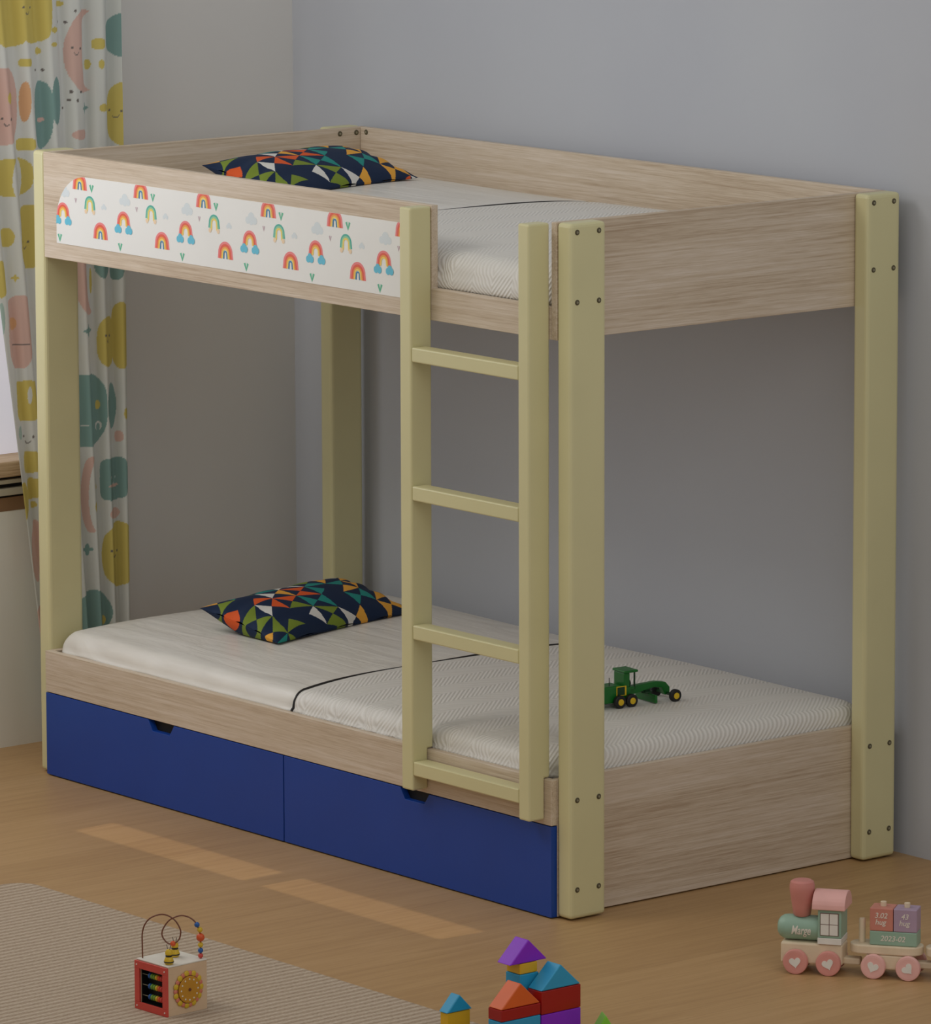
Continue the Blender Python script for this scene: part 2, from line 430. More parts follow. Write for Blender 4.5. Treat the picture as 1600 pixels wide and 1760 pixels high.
# ladder
yf, yb = -.0615, -.0006
lad = None
sts = []
for x0, x1 in ((1.512, 1.5535), (1.938, 1.976)):
    mb = MB().prism([(yf, .2275), (yf, 1.585), (yb, 1.585), (yb, .323), (-e_ - .0006, .323), (-e_ - .0006, .2275)], 0, x0, x1, M['cream'], .0045)
    sts.append(mb)
lad = part(MB(), 'ladder') if False else empty('ladder')
lad.parent = bed; lad.matrix_parent_inverse = BINV
for mb in sts: sub(mb, 'stringer', lad)
for z in (1.2645, .9430, .6185, .2975):
    sub(MB().box((1.5545, yf + .001, z - .0335), (1.937, -.0185, z), M['cream'], .003), 'rung', lad)

# ------------------------------------------------------------------ mattresses
def mattress(name, z0, z1, x0, x1, y0, y1, crown, label, over=0.0):
    root = empty(name, ((x0 + x1) / 2, (y0 + y1) / 2, z0)); tag(root, label, 'mattress', None)
    xm = 1.0; r = .046
    rnd = random.Random(3)
    def section(x):
        ex = min(x - x0, x1 - x); k = 1.0
        sh = 0.0
        if ex < r: sh = r - math.sqrt(max(0, r * r - (r - ex) ** 2))
        RP = .045 if x < xm else .075
        pl_ = RP - math.sqrt(max(0, RP * RP - (RP - ex) ** 2)) if ex < RP else 0.0
        g = .006 * math.exp(-((x - xm) / .012) ** 2)
        a0, a1, b1 = y0 + pl_ * .8 + g, y1 - pl_ * .8 - g, z1 - sh * .85 - g
        out = []
        hz = b1 - z0; rr = min(r * 1.1, hz * .75)
        for i in range(5): out.append((a0 - .004 * math.sin(PI * i / 4), z0 + (hz - rr) * i / 4))
        for i in range(1, 8):
            t = PI / 2 * i / 8; out.append((a0 + rr * (1 - math.cos(t)), b1 - rr + rr * math.sin(t)))
        n = 30
        for i in range(n + 1):
            t = i / n; y = a0 + rr + (a1 - a0 - 2 * rr) * t
            out.append((y, b1 + crown * (1 - (2 * t - 1) ** 4) * min(1, ex / .12 + .15)))
        for i in range(1, 8):
            t = PI / 2 * i / 8; out.append((a1 - rr * (1 - math.sin(t)) if False else a1 - rr + rr * math.sin(t), b1 - rr + rr * math.cos(t)))
        for i in range(5): out.append((a1, z0 + (hz - rr) * (1 - i / 4)))
        return out
    xs = [x0, x0 + .002, x0 + .006, x0 + .012, x0 + .020, x0 + .030, x0 + .042, x0 + .056] + [x0 + .056 + (xm - .03 - x0 - .056) * i / 40 for i in range(1, 41)] + [xm - .02, xm - .012, xm - .006, xm]
    xs2 = [xm, xm + .006, xm + .012, xm + .02] + [xm + .03 + (x1 - .056 - xm - .03) * i / 40 for i in range(0, 41)] + [x1 - .042, x1 - .030, x1 - .020, x1 - .012, x1 - .006, x1 - .002, x1]
    for nm, XS, mat in (('head_cover', xs, M['sheet']), ('foot_cover', xs2, M['quilt'])):
        b = bmesh.new(); rows = []
        for x in XS:
            row = []
            for (y, z) in section(x):
                # soft puckers where the cloth turns down at the front and foot
                edge = max(0, 1 - abs(y - y0) / .06) if z > z0 + .01 else 0
                amp = .0062 if nm == 'foot_cover' else .0042
                fq = 95 if nm == 'foot_cover' else 38
                p = amp * edge * math.sin(fq * x + 30 * z + 2.2 * math.sin(11 * x)) * (0.5 + 0.5 * math.sin(5.3 * x + 1))
                zz = z + .0022 * math.sin(6 * x + 3 * y) * math.sin(4 * y + 1) * (1 if z > z0 + .05 else 0)
                row.append(b.verts.new((x, y + p, zz)))
            rows.append(row)
        for A, B in zip(rows, rows[1:]):
            for i in range(len(A) - 1):
                f = b.faces.new((A[i], B[i], B[i + 1], A[i + 1])); f.smooth = True
        for row in ((rows[0],) if nm == 'head_cover' else (rows[-1],)): b.faces.new(row)
        for A, B in zip(rows, rows[1:]): b.faces.new((A[0], A[-1], B[-1], B[0]))
        bmesh.ops.recalc_face_normals(b, faces=b.faces[:])
        me = bpy.data.meshes.new(nm); b.to_mesh(me); b.free(); me.materials.append(mat)
        o = bpy.data.objects.new(nm, me); COL.objects.link(o); o.parent = root; o.matrix_parent_inverse = Matrix.Translation(root.location).inverted()
        o['label'] = 'smooth white head half' if nm == 'head_cover' else 'quilted white foot half'
    sec = section(xm)[1:-1]
    pp = [(xm + .003 * math.sin(i * .35), y + (.0005 if i > 20 else -.0012), z + .0012) for i, (y, z) in enumerate(sec)]
    o = MB().tube(pp, .0033, M['piping'], 6).build('piping', root); o.matrix_parent_inverse = Matrix.Translation(root.location).inverted()
    o['label'] = 'thin black piping across the middle'
    return root
mattress('mattress', .3135, .372, .0205, 1.9795, .0065, .982, .016, 'white mattress with black piping on the lower bunk above the blue drawers')
mattress('mattress', 1.3945, 1.482, .0205, 1.9795, .0205, .982, .014, 'white mattress with black piping on the upper bunk behind the rainbow panel')

# ------------------------------------------------------------------ cushions
NAVY = (24, 42, 72); PAL = [(36, 142, 134), (226, 94, 42), (236, 172, 66), (126, 146, 52), (226, 224, 218)]
def cushion_mesh():
    NU, NV = 230, 300; A, B, HB = .132, .268, .044
    cols = {}
    rnd = random.Random(21)
    NC, NR = 4, 7            # cells across x and y
    def colour(u, v):
        s_, t = u * NC + .35 * math.sin(2.2 * v * PI) , v * NR + .3 * u
        i, j = math.floor(s_), math.floor(t); a, b = s_ - i - .5, t - j - .5
        horiz = abs(a) > abs(b)
        if ((i + j) % 2 == 0) != horiz: return NAVY
        side = (a > 0) if horiz else (b > 0)
        k = (i, j, horiz, side)
        if k not in cols:
            r0 = random.Random(hash((i * 7 + 3, j * 13 + 5, int(horiz), int(side), 4)))
            cols[k] = NAVY if r0.random() < (.16 if 1 <= j <= 4 else .45) else PAL[r0.randrange(5)]
        return cols[k]
    verts, faces, fc = [], [], []
    def surf(u, v, sgn):
        x, y = 2 * u - 1, 2 * v - 1
        px = x * A * (1 - .075 * (1 - y * y) * abs(x) ** 2); py = y * B * (1 - .06 * (1 - x * x) * abs(y) ** 2)
        h = HB * max(0, (1 - x * x)) ** .62 * max(0, (1 - y ** 4)) ** .6
        wr = .0045 * math.sin(13 * x + 4 * y) * (abs(y) ** 3) * (1 - x * x) + .004 * math.sin(11 * y - 5 * x) * abs(x) ** 3 * (1 - y * y)
        return (px, py, sgn * h * (1.0 if sgn > 0 else 1.5) + (wr if sgn > 0 else 0))
    for sgn in (1, -1):
        o = len(verts)
        for i in range(NU + 1):
            for j in range(NV + 1): verts.append(surf(i / NU, j / NV, sgn))
        for i in range(NU):
            for j in range(NV):
                q = [o + i * (NV + 1) + j, o + (i + 1) * (NV + 1) + j, o + (i + 1) * (NV + 1) + j + 1, o + i * (NV + 1) + j + 1]
                faces.append(q if sgn > 0 else q[::-1]); fc.append(colour((i + .5) / NU, (j + .5) / NV))
    ct, st = math.cos(math.radians(13)), math.sin(math.radians(13))
    verts = [(x * ct + z * st, y, max(-x * st + z * ct, -.0315)) for x, y, z in verts]
    me = bpy.data.meshes.new('cushion_body'); me.from_pydata(verts, [], faces)
    at = me.color_attributes.new('print', 'FLOAT_COLOR', 'CORNER')
    lut = np.array([[*rgb(*c)] for c in fc], dtype=np.float32); at.data.foreach_set('color', np.repeat(lut, 4, axis=0).ravel())
    me.polygons.foreach_set('use_smooth', [True] * len(faces)); me.materials.append(M['cushion']); me.update()
    return me
CM = cushion_mesh()
def cushion(loc, rot, label):
    o = bpy.data.objects.new('cushion', CM); COL.objects.link(o); o.location = loc; o.rotation_euler = rot
    tag(o, label, 'cushion', 'printed cushions on the bunk bed'); return o
cushion((.415, .505, .4215), (0, 0, math.radians(12)), 'navy cushion with bright triangles lying on the lower bunk mattress')
cushion((.375, .555, 1.5295), (0, 0, math.radians(12)), 'navy cushion with bright triangles lying on the upper bunk mattress')

# ------------------------------------------------------------------ curtain
def curtain():
    XC = -.272
    NY, NZ = 260, 760; ZB, ZT = .02, 2.2
    # flat print coordinates: (y, z) where the photograph shows each motif
    right = Vector((math.cos(YAW), -math.sin(YAW), 0)); upv = right.cross(dv)
    def pl(px, py):
        q = dv + right * ((px - 800 - SX) / FPX) - upv * ((py - 880 - SY) / FPX)
        k = (XC - CAMP.x) / q.x; p = CAMP + q * k; return p.y, p.z
    edges = [pl(206, 0), pl(221, 1060)]
    W_, Yl, Tl, Pk, Gr, Dk, Or = (222, 225, 220), (216, 199, 112), (136, 170, 165), (222, 188, 176), (178, 202, 192), (120, 114, 110), (224, 176, 132)
    fig = []   # (kind, colour, cx, cy, rx, ry, extra) in print coordinates
    def ell(c, x0, y0, x1, y1, k='e', pw=2.0, **kw):
        cy, cz = pl((x0 + x1) / 2, (y0 + y1) / 2); a = pl(x0, (y0 + y1) / 2)[0]; b = pl(x1, (y0 + y1) / 2)[0]
        h = abs(pl((x0 + x1) / 2, y0)[1] - pl((x0 + x1) / 2, y1)[1]) / 2
        fig.append((k, c, cy, cz, abs(b - a) / 2, h, pw, kw))
    def cres(c, x0, y0, x1, y1, flip=1): ell(c, x0, y0, x1, y1, 'c', 2, flip=flip)
    def fish(c, x0, y0, x1, y1):
        w_ = x1 - x0
        ell(c, x0, y0 + .06 * (y1 - y0), x0 + w_ * .68, y1, pw=2.6); ell(c, x0 + w_ * .62, y0, x1, y0 + (y1 - y0) * .66); ell(c, x0 + w_ * .5, y0 + (y1 - y0) * .3, x0 + w_ * .8, y0 + (y1 - y0) * .6)
    def face(px, py, s, c=Dk):
        for dx in (-1, 1): ell(c, px + dx * s - 1.6, py - 4, px + dx * s + 1.6, py + .5)
        fig.append(('s', c, *pl(px, py + 8), abs(pl(px + s * .6, py)[0] - pl(px, py)[0]), .0075, 2, {}))
    def star(c, px, py, r): 
        ell(c, px - r, py - r * .45, px + r, py + r * .45); ell(c, px - r * .4, py - r * 1.3, px + r * .4, py + r * 1.3)
    # repeat further down / up so the whole drop is printed
    ell(Yl, -12, -60, 45, 82, pw=3.5); ell(Yl, 30, -60, 86, 74, pw=3.5); face(43, 14, 7)
    cres(Pk, 113, 16, 178, 160); face(128, 84, 6)
    ell(Tl, 182, 22, 240, 98); ell(Yl, 186, 141, 230, 250); face(200, 192, 7)
    fish(Tl, 57, 132, 103, 256); ell(Pk, 64, 202, 80, 210)
    ell(Pk, -25, 116, 33, 250, pw=2.6); ell(Or, 36, 140, 49, 210); face(9, 206, 5); ell(Yl, 8, 158, 20, 178)
    ell(Yl, 158, 66, 176, 84, pw=4); ell(Yl, 30, 238, 57, 259, pw=4); ell(Yl, 34, 100, 52, 115, pw=3); ell(Yl, 168, 178, 182, 192)
    ell(Yl, 97, 2, 112, 12); star(Tl, 148, 186, 8); ell(Yl, 150, 102, 158, 120); ell(Yl, 167, 102, 175, 118); ell(Yl, 64, 82, 74, 94)
    ell(Pk, 124, 222, 150, 240); ell(Yl, 84, 46, 98, 56); ell(Yl, 84, 72, 96, 80)
    for (px, py) in ((118, 170), (128, 170), (110, 184), (120, 155), (134, 155), (100, 35), (112, 36), (60, 118), (74, 118), (124, 16), (138, 16)): ell(Dk, px, py, px + 4, py + 5)
    ell(Yl, -10, 272, 55, 338, pw=3); ell(W_, 18, 270, 40, 345); ell(Yl, 33, 352, 70, 462, pw=3); ell(Yl, 2, 392, 24, 426); face(46, 418, 5)
    ell(Yl, -14, 448, 13, 512); ell(Gr, -6, 520, 6, 580); star(Yl, 26, 478, 5)
    ell(Pk, 13, 507, 55, 634, pw=2.6); ell(Or, 20, 546, 30, 568); ell(Dk, 24, 591, 48, 594, pw=6)
    ell(Yl, 28, 654, 66, 724, pw=4); ell(W_, 46, 664, 53, 694); ell(Gr, 30, 732, 38, 756); face(50, 752, 5)
    ell(Yl, 40, 776, 66, 813, pw=4); ell(Yl, 46, 822, 66, 858, pw=4); ell(Yl, 30, 828, 48, 896); ell(Tl, 26, 830, 36, 880); ell(Pk, 52, 894, 75, 1000); ell(Yl, 54, 862, 64, 874); ell(Pk, 60, 1040, 74, 1110); ell(Yl, 60, 1140, 74, 1190)
    # behind the bed, seen between the posts
    cres(Pk, 128, 370, 175, 542); ell(Tl, 165, 430, 186, 478); ell(Tl, 190, 430, 211, 482); ell(Yl, 155, 460, 162, 505); star(Tl, 150, 568, 9)
    ell(Yl, 169, 543, 199, 630, pw=2.6); ell(Yl, 193, 518, 222, 634); face(183, 578, 5)
    ell(Tl, 118, 643, 181, 768, pw=2.8); ell(Tl, 181, 658, 203, 736); ell(Yl, 166, 688, 174, 704); ell(W_, 140, 730, 150, 732, pw=5); ell(W_, 166, 724, 176, 740); ell(Tl, 168, 727, 174, 741)
    ell(Tl, 174, 786, 216, 859, pw=4.5); face(194, 822, 6, (200, 214, 210)); ell(Pk, 184, 831, 206, 837)
    cres(Pk, 142, 784, 170, 916); ell(Yl, 160, 860, 168, 880); ell(Yl, 161, 832, 168, 842); ell(Pk, 186, 872, 208, 892)
    ell(Yl, 177, 896, 232, 1008); face(196, 948, 7); star(Tl, 152, 945, 8)
    ell(Tl, 130, 1014, 192, 1100); ell(Yl, 172, 1058, 184, 1074); ell(Yl, 210, 700, 216, 720); ell(Pk, 200, 740, 210, 760)
    for (x_, y_) in ((100, 500), (110, 620), (95, 760), (105, 900), (120, 1040)): ell(Yl, x_ - 18, y_ - 40, x_ + 14, y_ + 40)
    Z = np.linspace(ZB, ZT, NZ + 1)[:, None]; U = np.linspace(0, 1, NY + 1)[None, :]
    (ya, za), (yb_, zb_) = edges
    yr = ya + (yb_ - ya) * (Z - za) / (zb_ - za)
    yl_ = np.array([np.interp(z, [0, .27, 1.04, 2.2], [pl(74, 1240)[0], pl(69, 1100)[0], pl(7, 596)[0], pl(7, 596)[0] - .14]) for z in Z[:, 0]])[:, None]
    Y = yl_ + (yr - yl_) * U
    amp = .007 + .003 * Z
    X = XC + amp * np.sin(2 * PI * (6.2 * U + .12 * np.sin(2.2 * Z))) + .0025 * np.sin(2 * PI * (13.3 * U + .2) + Z) 
    Cc = np.empty((NZ + 1, NY + 1, 4), np.float32); Cc[:] = rgb(*W_)
    # faint pale-blue field tint
    for (k, c, cy, cz, rx, ry, pw, kw) in fig:
        a, b = (Y - cy) / max(rx, 1e-4), (Z - cz) / max(ry, 1e-4)
        if k == 'e': msk = np.abs(a) ** pw + np.abs(b) ** pw < 1
        elif k == 'c':
            f_ = kw['flip']; msk = (a ** 2 + b ** 2 < 1) & ((a - f_ * .62) ** 2 + (b * .86) ** 2 > .74)
        else: msk = (np.abs(a) < 1) & (np.abs((Z - cz) - .006 * (a ** 2 - .5)) < .0016)
        Cc[msk] = rgb(*c)
    verts = np.stack([X, Y, Z + 0 * U], -1).reshape(-1, 3)
    idx = np.arange((NZ + 1) * (NY + 1)).reshape(NZ + 1, NY + 1)
    faces = np.stack([idx[:-1, :-1], idx[:-1, 1:], idx[1:, 1:], idx[1:, :-1]], -1).reshape(-1, 4)
    me = bpy.data.meshes.new('curtain'); me.from_pydata(verts.tolist(), [], faces.tolist())
    at = me.color_attributes.new('print', 'FLOAT_COLOR', 'POINT'); at.data.foreach_set('color', Cc.ravel())
    me.polygons.foreach_set('use_smooth', [True] * len(faces)); me.materials.append(M['curtain']); me.update()
    o = bpy.data.objects.new('curtain', me); COL.objects.link(o)
    tag(o, 'white curtain printed with yellow, teal and pink fish and moons by the window', 'curtain')
curtain()

# ------------------------------------------------------------------ rug
def rounded(x0, y0, x1, y1, r, n=8):
    out = []
    for cx, cy, a0 in ((x1 - r, y1 - r, 0), (x0 + r, y1 - r, 90), (x0 + r, y0 + r, 180), (x1 - r, y0 + r, 270)):
        for k in range(n + 1):
            a = math.radians(a0 + 90 * k / n); out.append((cx + r * math.cos(a), cy + r * math.sin(a)))
    return out
rug = MB().prism(rounded(.945, -2.7, 3.9, -.735, .06), 2, .0005, .009, M['rug'], .002).build('rug')
tag(rug, 'beige ribbed rug lying on the brown floor in front of the bunk bed', 'rug')

# ------------------------------------------------------------------ toys
def localise(root, objs=None): return root
P_ = lambda n, c, r=.42: flat('toy_' + n, c, r, .04, scale=25)
T_SAGE, T_ROSE, T_PINK, T_LIL, T_WHT, T_CORAL = P_('sage', rgb(150, 180, 160)), P_('rose', rgb(208, 136, 126)), P_('pink', rgb(234, 178, 170)), P_('lilac', rgb(174, 150, 172)), P_('white', rgb(232, 228, 220)), P_('coral', rgb(204, 132, 116))
T_RIM = P_('rosewheel', rgb(220, 150, 140)); T_PALE = P_('palewheel', rgb(236, 182, 174)); T_LINE = P_('line', rgb(120, 90, 84)); INKW = P_('lettering', rgb(226, 218, 206))
def kid(mb, name, root, label=None):
    o = mb.build(name, root)
    if label: o['label'] = label
    return o
def text(txt, size, mat, name, parent, loc, rot, shear=0.0, bold=0.0, sx=1.0, wrap_r=None):
    cu = bpy.data.curves.new(name, 'FONT'); cu.body = txt; cu.size = size; cu.align_x = 'CENTER'; cu.align_y = 'CENTER'; cu.shear = shear; cu.extrude = .0003; cu.offset = bold
    tmp = bpy.data.objects.new('tmp_text', cu); COL.objects.link(tmp)
    me = bpy.data.meshes.new_from_object(tmp.evaluated_get(bpy.context.evaluated_depsgraph_get()))
    bpy.data.objects.remove(tmp); bpy.data.curves.remove(cu)
    if wrap_r:
        b_ = bmesh.new(); b_.from_mesh(me); bmesh.ops.subdivide_edges(b_, edges=b_.edges[:], cuts=3, use_grid_fill=True); bmesh.ops.triangulate(b_, faces=b_.faces[:]); b_.to_mesh(me); b_.free()
        for v in me.vertices:   # bend the lettering round the boiler
            a = v.co.y / wrap_r; v.co.y = wrap_r * math.sin(a); v.co.z += wrap_r * (math.cos(a) - 1)
    me.materials.clear(); me.materials.append(mat); me.name = name
    o = bpy.data.objects.new(name, me); COL.objects.link(o); o.parent = parent; o.location = loc; o.rotation_euler = rot; o.scale = (sx, 1, 1)
    return o
def heart(mb, cx, y, cz, s, m, ang):
    pts = []
    for k in range(24):
        t = 2 * PI * k / 24
        u = 16 * math.sin(t) ** 3 / 17; w = (13 * math.cos(t) - 5 * math.cos(2 * t) - 2 * math.cos(3 * t) - math.cos(4 * t)) / 17
        pts.append((cx + s * (u * math.cos(ang) - w * math.sin(ang)), cz + s * (u * math.sin(ang) + w * math.cos(ang))))
    mb.prism(pts, 1, y - .0012, y, m)
def wheel(root, X, Y, r, mat, ang, out=-1):
    mb = MB().lathe([(r * .9, 0), (r, .0018), (r, .0105), (r * .95, .0125), (r * .8, .013)] if out > 0 else [(r * .9, 0), (r, -.0018), (r, -.0105), (r * .95, -.0125), (r * .8, -.013)], mat, (X, Y, r), 1, 28)
    w_ = kid(mb, 'wheel', root)
    if out < 0:
        h = MB(); heart(h, X, Y - .013, r, r * .50, T_WHT, ang); kid(h, 'heart', w_, 'white heart on the wheel')
TA = math.atan2(.58, .815)
TO = Vector((2.723, .07, 0)) + Vector((-.58, .815, 0)) * .043
def traingroup(name, X, label, cat, group):
    r = empty(name, (TO.x + .815 * X, TO.y + .58 * X, 0), TA); tag(r, label, cat, group); return r
loco = traingroup('toy_locomotive', 0, 'wooden toy locomotive with pink chimney and green boiler on the floor', 'toy train', 'parts of the wooden toy train')
kid(MB().box((-.035, -.030, .022), (.102, .030, .068), M['bead_tan'], .004), 'chassis', loco)
kid(MB().box((.100, -.013, .022), (.138, .013, .037), M['bead_tan'], .003), 'coupler', loco)
R_ = .0275
kid(MB().lathe([(.004, -.047), (.014, -.0455), (.021, -.041), (.026, -.033), (R_, -.024), (R_, .0475)], T_SAGE, (0, 0, .0965), 0, 32), 'boiler', loco)
kid(MB().lathe([(.016, 0), (.0195, .004), (.0215, .02), (.0255, .045), (.0275, .058), (.0275, .068), (.0255, .076), (.020, .0795)], T_ROSE, (.006, 0, .1225), 2, 32), 'chimney', loco)
cab = kid(MB().box((.048, -.033, .083), (.100, .033, .146), T_SAGE, .0015), 'cab', loco)
kid(MB().box((.0475, -.0335, .0685), (.1005, .0335, .0828), T_WHT, .001), 'cab_base', loco)
wn_ = MB()
wn_.box((.0535, -.0343, .0885), (.0945, -.0329, .139), T_LINE)
for i in range(2):
    for j in range(2): wn_.box((.0548 + i * .0198, -.0349, .0898 + j * .0245), (.0730 + i * .0198, -.0341, .1128 + j * .0245), T_WHT)
kid(wn_, 'cab_window', cab, 'white window with four panes')
arc = [(-.040, .1462), (.040, .1462)] + [(.040 * math.cos(PI * k / 14), .150 + .034 * math.sin(PI * k / 14)) for k in range(0, 15)]
kid(MB().prism(arc, 0, .036, .109, T_PINK, .0015), 'cab_roof', loco)
for X, a in ((0, .15), (.073, .35)): wheel(loco, X, -.0305, .0275, T_RIM, a); wheel(loco, X, .0305, .0275, T_RIM, a, 1)
text('Marge', .027, INKW, 'lettering', kid(MB().box((-.02, -.0272, .0962), (-.019, -.0268, .0968), T_SAGE), 'name_plate', loco) if False else loco, (.009, -R_ - .0006, .0945), (PI / 2, 0, 0), .25, .0005, .64, R_)
def wagon(X, label, n):
    w_ = traingroup('toy_wagon', X, label, 'toy train', 'parts of the wooden toy train')
    # plank with round ends
    pts = []
    for cx, a0 in ((.162 - .028, -90), (.028, 90)):
        for k in range(13):
            a = math.radians(a0 + 180 * k / 12); pts.append((cx + .028 * math.cos(a), .030 * math.sin(a)))
    kid(MB().prism(pts, 2, .052, .072, M['bead_tan'], .003), 'platform', w_)
    kid(MB().box((.04, -.029, .020), (.140, .029, .0515), M['bead_tan'], .003), 'chassis', w_)
    kid(MB().box((.138, -.012, .022), (.192, .012, .037), M['bead_tan'], .003), 'coupler', w_)
    kid(MB().lathe([(.0072, 0), (.0072, .05), (.006, .0525)], M['bead_tan'], (.026, 0, .0722), 2, 18), 'peg', w_)
    for X_, a in ((.058, -.35), (.135, .75)): wheel(w_, X_, -.0295, .0272, T_PALE, a); wheel(w_, X_, .0295, .0272, T_PALE, a, 1)
    return w_
wg = wagon(.114, 'wooden toy wagon carrying lettered blocks, coupled behind the green toy locomotive', 0)
wagon(.114 + .167, 'empty wooden toy wagon at the right edge, rearmost of the toy train', 1)
def tblock(x0, x1, z0, z1, mat, label, lines, size, peg):
    xc = (x0 + x1) / 2; r = empty('toy_block', (wg.location.x + .815 * xc, wg.location.y + .58 * xc, z0), TA); tag(r, label, 'toy block', 'blocks on the toy wagon')
    kid(MB().box((x0 - xc, -.024, 0), (x1 - xc, .024, z1 - z0), mat, .002), 'block_body', r)
    for i, (tx, zz) in enumerate(lines): text(tx, size, INKW, 'lettering', r, (-.001 - i * .001, -.0243, zz), (PI / 2, 0, 0), .2, .0002)
    if peg: kid(MB().lathe([(.0066, 0), (.0066, .0095), (.0060, .0102)], M['bead_tan'], (0, 0, z1 - z0 + .0002), 2, 16), 'peg', r)
B0 = .047
tblock(B0, B0 + .104, .0725, .1035, T_SAGE, 'green toy block reading 2023-02 lying across the wagon under two blocks', [('2023-02', .0150)], .0165, False)
tblock(B0, B0 + .0515, .1038, .1545, T_CORAL, 'coral toy block reading 3.02 on top of the green wagon block', [('3.02', .034), ('hug', .0195)], .0165, True)
tblock(B0 + .0525, B0 + .104, .1038, .1545, T_LIL, 'lilac toy block reading 43 on top of the green wagon block', [('43', .034), ('hug', .0195)], .0165, True)

# castle of building blocks
KC = dict(red=rgb(160, 18, 16), blue=rgb(44, 156, 200), purple=rgb(138, 34, 200), yellow=rgb(222, 174, 26), orange=rgb(222, 98, 36), green=rgb(130, 205, 60))
KM = {k: flat('block_' + k, c, .3, .03, scale=20) for k, c in KC.items()}
def kbox(col, x0, x1, y0, y1, z0, z1, label):
    o = MB().box((x0, y0, z0 + .0004), (x1, y1, z1 - .0004), KM[col], .0018).build('building_block'); tag(o, label, 'building block', 'building blocks of the toy castle')
def kroof(col, x0, x1, y0, y1, z0, z1, label, notch=False):
    ym = (y0 + y1) / 2
    pts = [(y0, z0 + .0004), (y1, z0 + .0004), (ym, z1)]
    o = MB().prism(pts, 0, x0, x1, KM[col], .0022).build('roof_block'); tag(o, label, 'building block', 'building blocks of the toy castle')
X1 = 2.787
kbox('purple', X1 - .045, X1, -.700, -.593, 0, .053, 'purple bottom block at the right of the castle, under the tall red block')
kbox('red', X1 - .045, X1, -.700, -.593, .053, .103, 'tall red block under the blue roof at the right of the castle')
kroof('blue', X1 - .045, X1 - .001, -.700, -.593, .103, .153, 'large blue triangular roof block on the tall red block')
kbox('blue', X1 - .043, X1 + .001, -.808, -.703, 0, .056, 'blue bottom block under the thin red block and orange roof')
kbox('red', X1 - .043, X1 + .001, -.808, -.703, .056, .081, 'thin red block under the orange roof block')
kroof('orange', X1 - .043, X1, -.808, -.703, .081, .131, 'orange triangular roof block in the front of the castle')
kbox('blue', 2.688, 2.735, -.715, -.664, 0, .131, 'blue block under the small yellow block in the tallest tower')
kbox('yellow', 2.690, 2.734, -.714, -.667, .131, .154, 'small yellow block under the purple roof block')
kroof('purple', 2.690, 2.734, -.741, -.640, .154, .203, 'purple triangular roof block on top of the tallest tower')
kbox('yellow', 2.629, 2.653, -.843, -.782, 0, .054, 'tall yellow block under the small blue roof, left of the castle')
kroof('blue', 2.627, 2.656, -.846, -.778, .0542, .090, 'small blue triangular roof block on the yellow block at the left')
g_ = MB().prism([(-.028, .0), (.028, .0), (0, .046)], 0, -.021, .021, KM['green'], .002).build('roof_block')
g_.location = (2.838, -.573, .0004); g_.rotation_euler = (0, 0, math.radians(-28))
tag(g_, 'green triangular block lying on the floor right of the castle', 'building block', 'building blocks of the toy castle')

# activity cube on the rug
S = .105
ac = empty('activity_cube', (2.1085, -1.1535, .0092), math.radians(3)); tag(ac, 'wooden activity cube with bead wire, abacus and sunflower on the rug', 'toy')
A_RED, A_SAL = P_('cube_red', rgb(206, 72, 62)), P_('salmon', rgb(214, 124, 100))
A_Y, A_B, A_G, A_O, A_WIRE = P_('bead_yellow', rgb(214, 178, 40)), P_('bead_blue', rgb(34, 88, 160)), P_('bead_green', rgb(110, 150, 50)), P_('bead_orange', rgb(214, 84, 34)), P_('wire', rgb(112, 62, 40), .35)
A_WD, A_TOP, A_GOLD, A_DK = P_('cube_wood', rgb(216, 186, 152)), P_('cube_top', rgb(228, 222, 210)), P_('gold', rgb(196, 138, 34)), P_('dark', rgb(22, 24, 26))
h = S / 2
bd = MB()
bd.box((-h, -h + .021, 0), (h, h, S), A_WD)
bd.box((-h, -h, 0), (h, -h + .021, .0145), A_WD); bd.box((-h, -h, S - .0145), (h, -h + .021, S), A_WD); bd.box((-h, -h, .0146), (-h + .0145, -h + .021, S - .0146), A_WD); bd.box((h - .0145, -h, .0146), (h, -h + .021, S - .0146), A_WD)
kid(bd, 'cube_body', ac)
kid(MB().box((-h - .0005, -h - .0005, S + .0002), (h + .0005, h + .0005, S + .0035), A_TOP, .001), 'top_board', ac)
ab = MB(); q = h + .002
for (a, b, c, d_) in ((-q, q, 0, .016), (-q, q, S - .016, S), (-q, -q + .016, .016, S - .016), (q - .016, q, .016, S - .016)): ab.box((a, -h - .005, c), (b, -h - .0005, d_), A_RED, .0008)
ab.box((-h + .0146, -h + .0200, .0147), (h - .0146, -h + .0208, S - .0147), A_DK)
for (a, b, c, d_) in ((-h + .0146, -h + .0156, .0147, S - .0147), (h - .0156, h - .0146, .0147, S - .0147), (-h + .0146, h - .0146, .0147, .0157), (-h + .0146, h - .0146, S - .0157, S - .0147)): ab.box((a, -h + .001, c), (b, -h + .0199, d_), A_DK)
for sx_ in (-1, 1):
    for z in (.008, S - .008): ab.lathe([(.0018, 0), (.0016, -.0012)], A_TOP, (sx_ * (h - .006), -h - .005, z), 1, 10)
abo = kid(ab, 'abacus_frame', ac)
for z in (.031, .054, .077):
    kid(MB().tube([(-h + .0146, -h + .004, z), (h - .0146, -h + .004, z)], .0009, M['steel'], 6), 'abacus_wire', abo)
    for i, mt in enumerate((A_B, A_G, A_G, A_Y, A_O, A_RED, A_RED)):
        kid(MB().ball((-.012 + i * .0078, -h + .004, z), .0062, mt, 12, (.62, 1, 1)), 'abacus_bead', abo)
fl = MB(); cz = S * .49
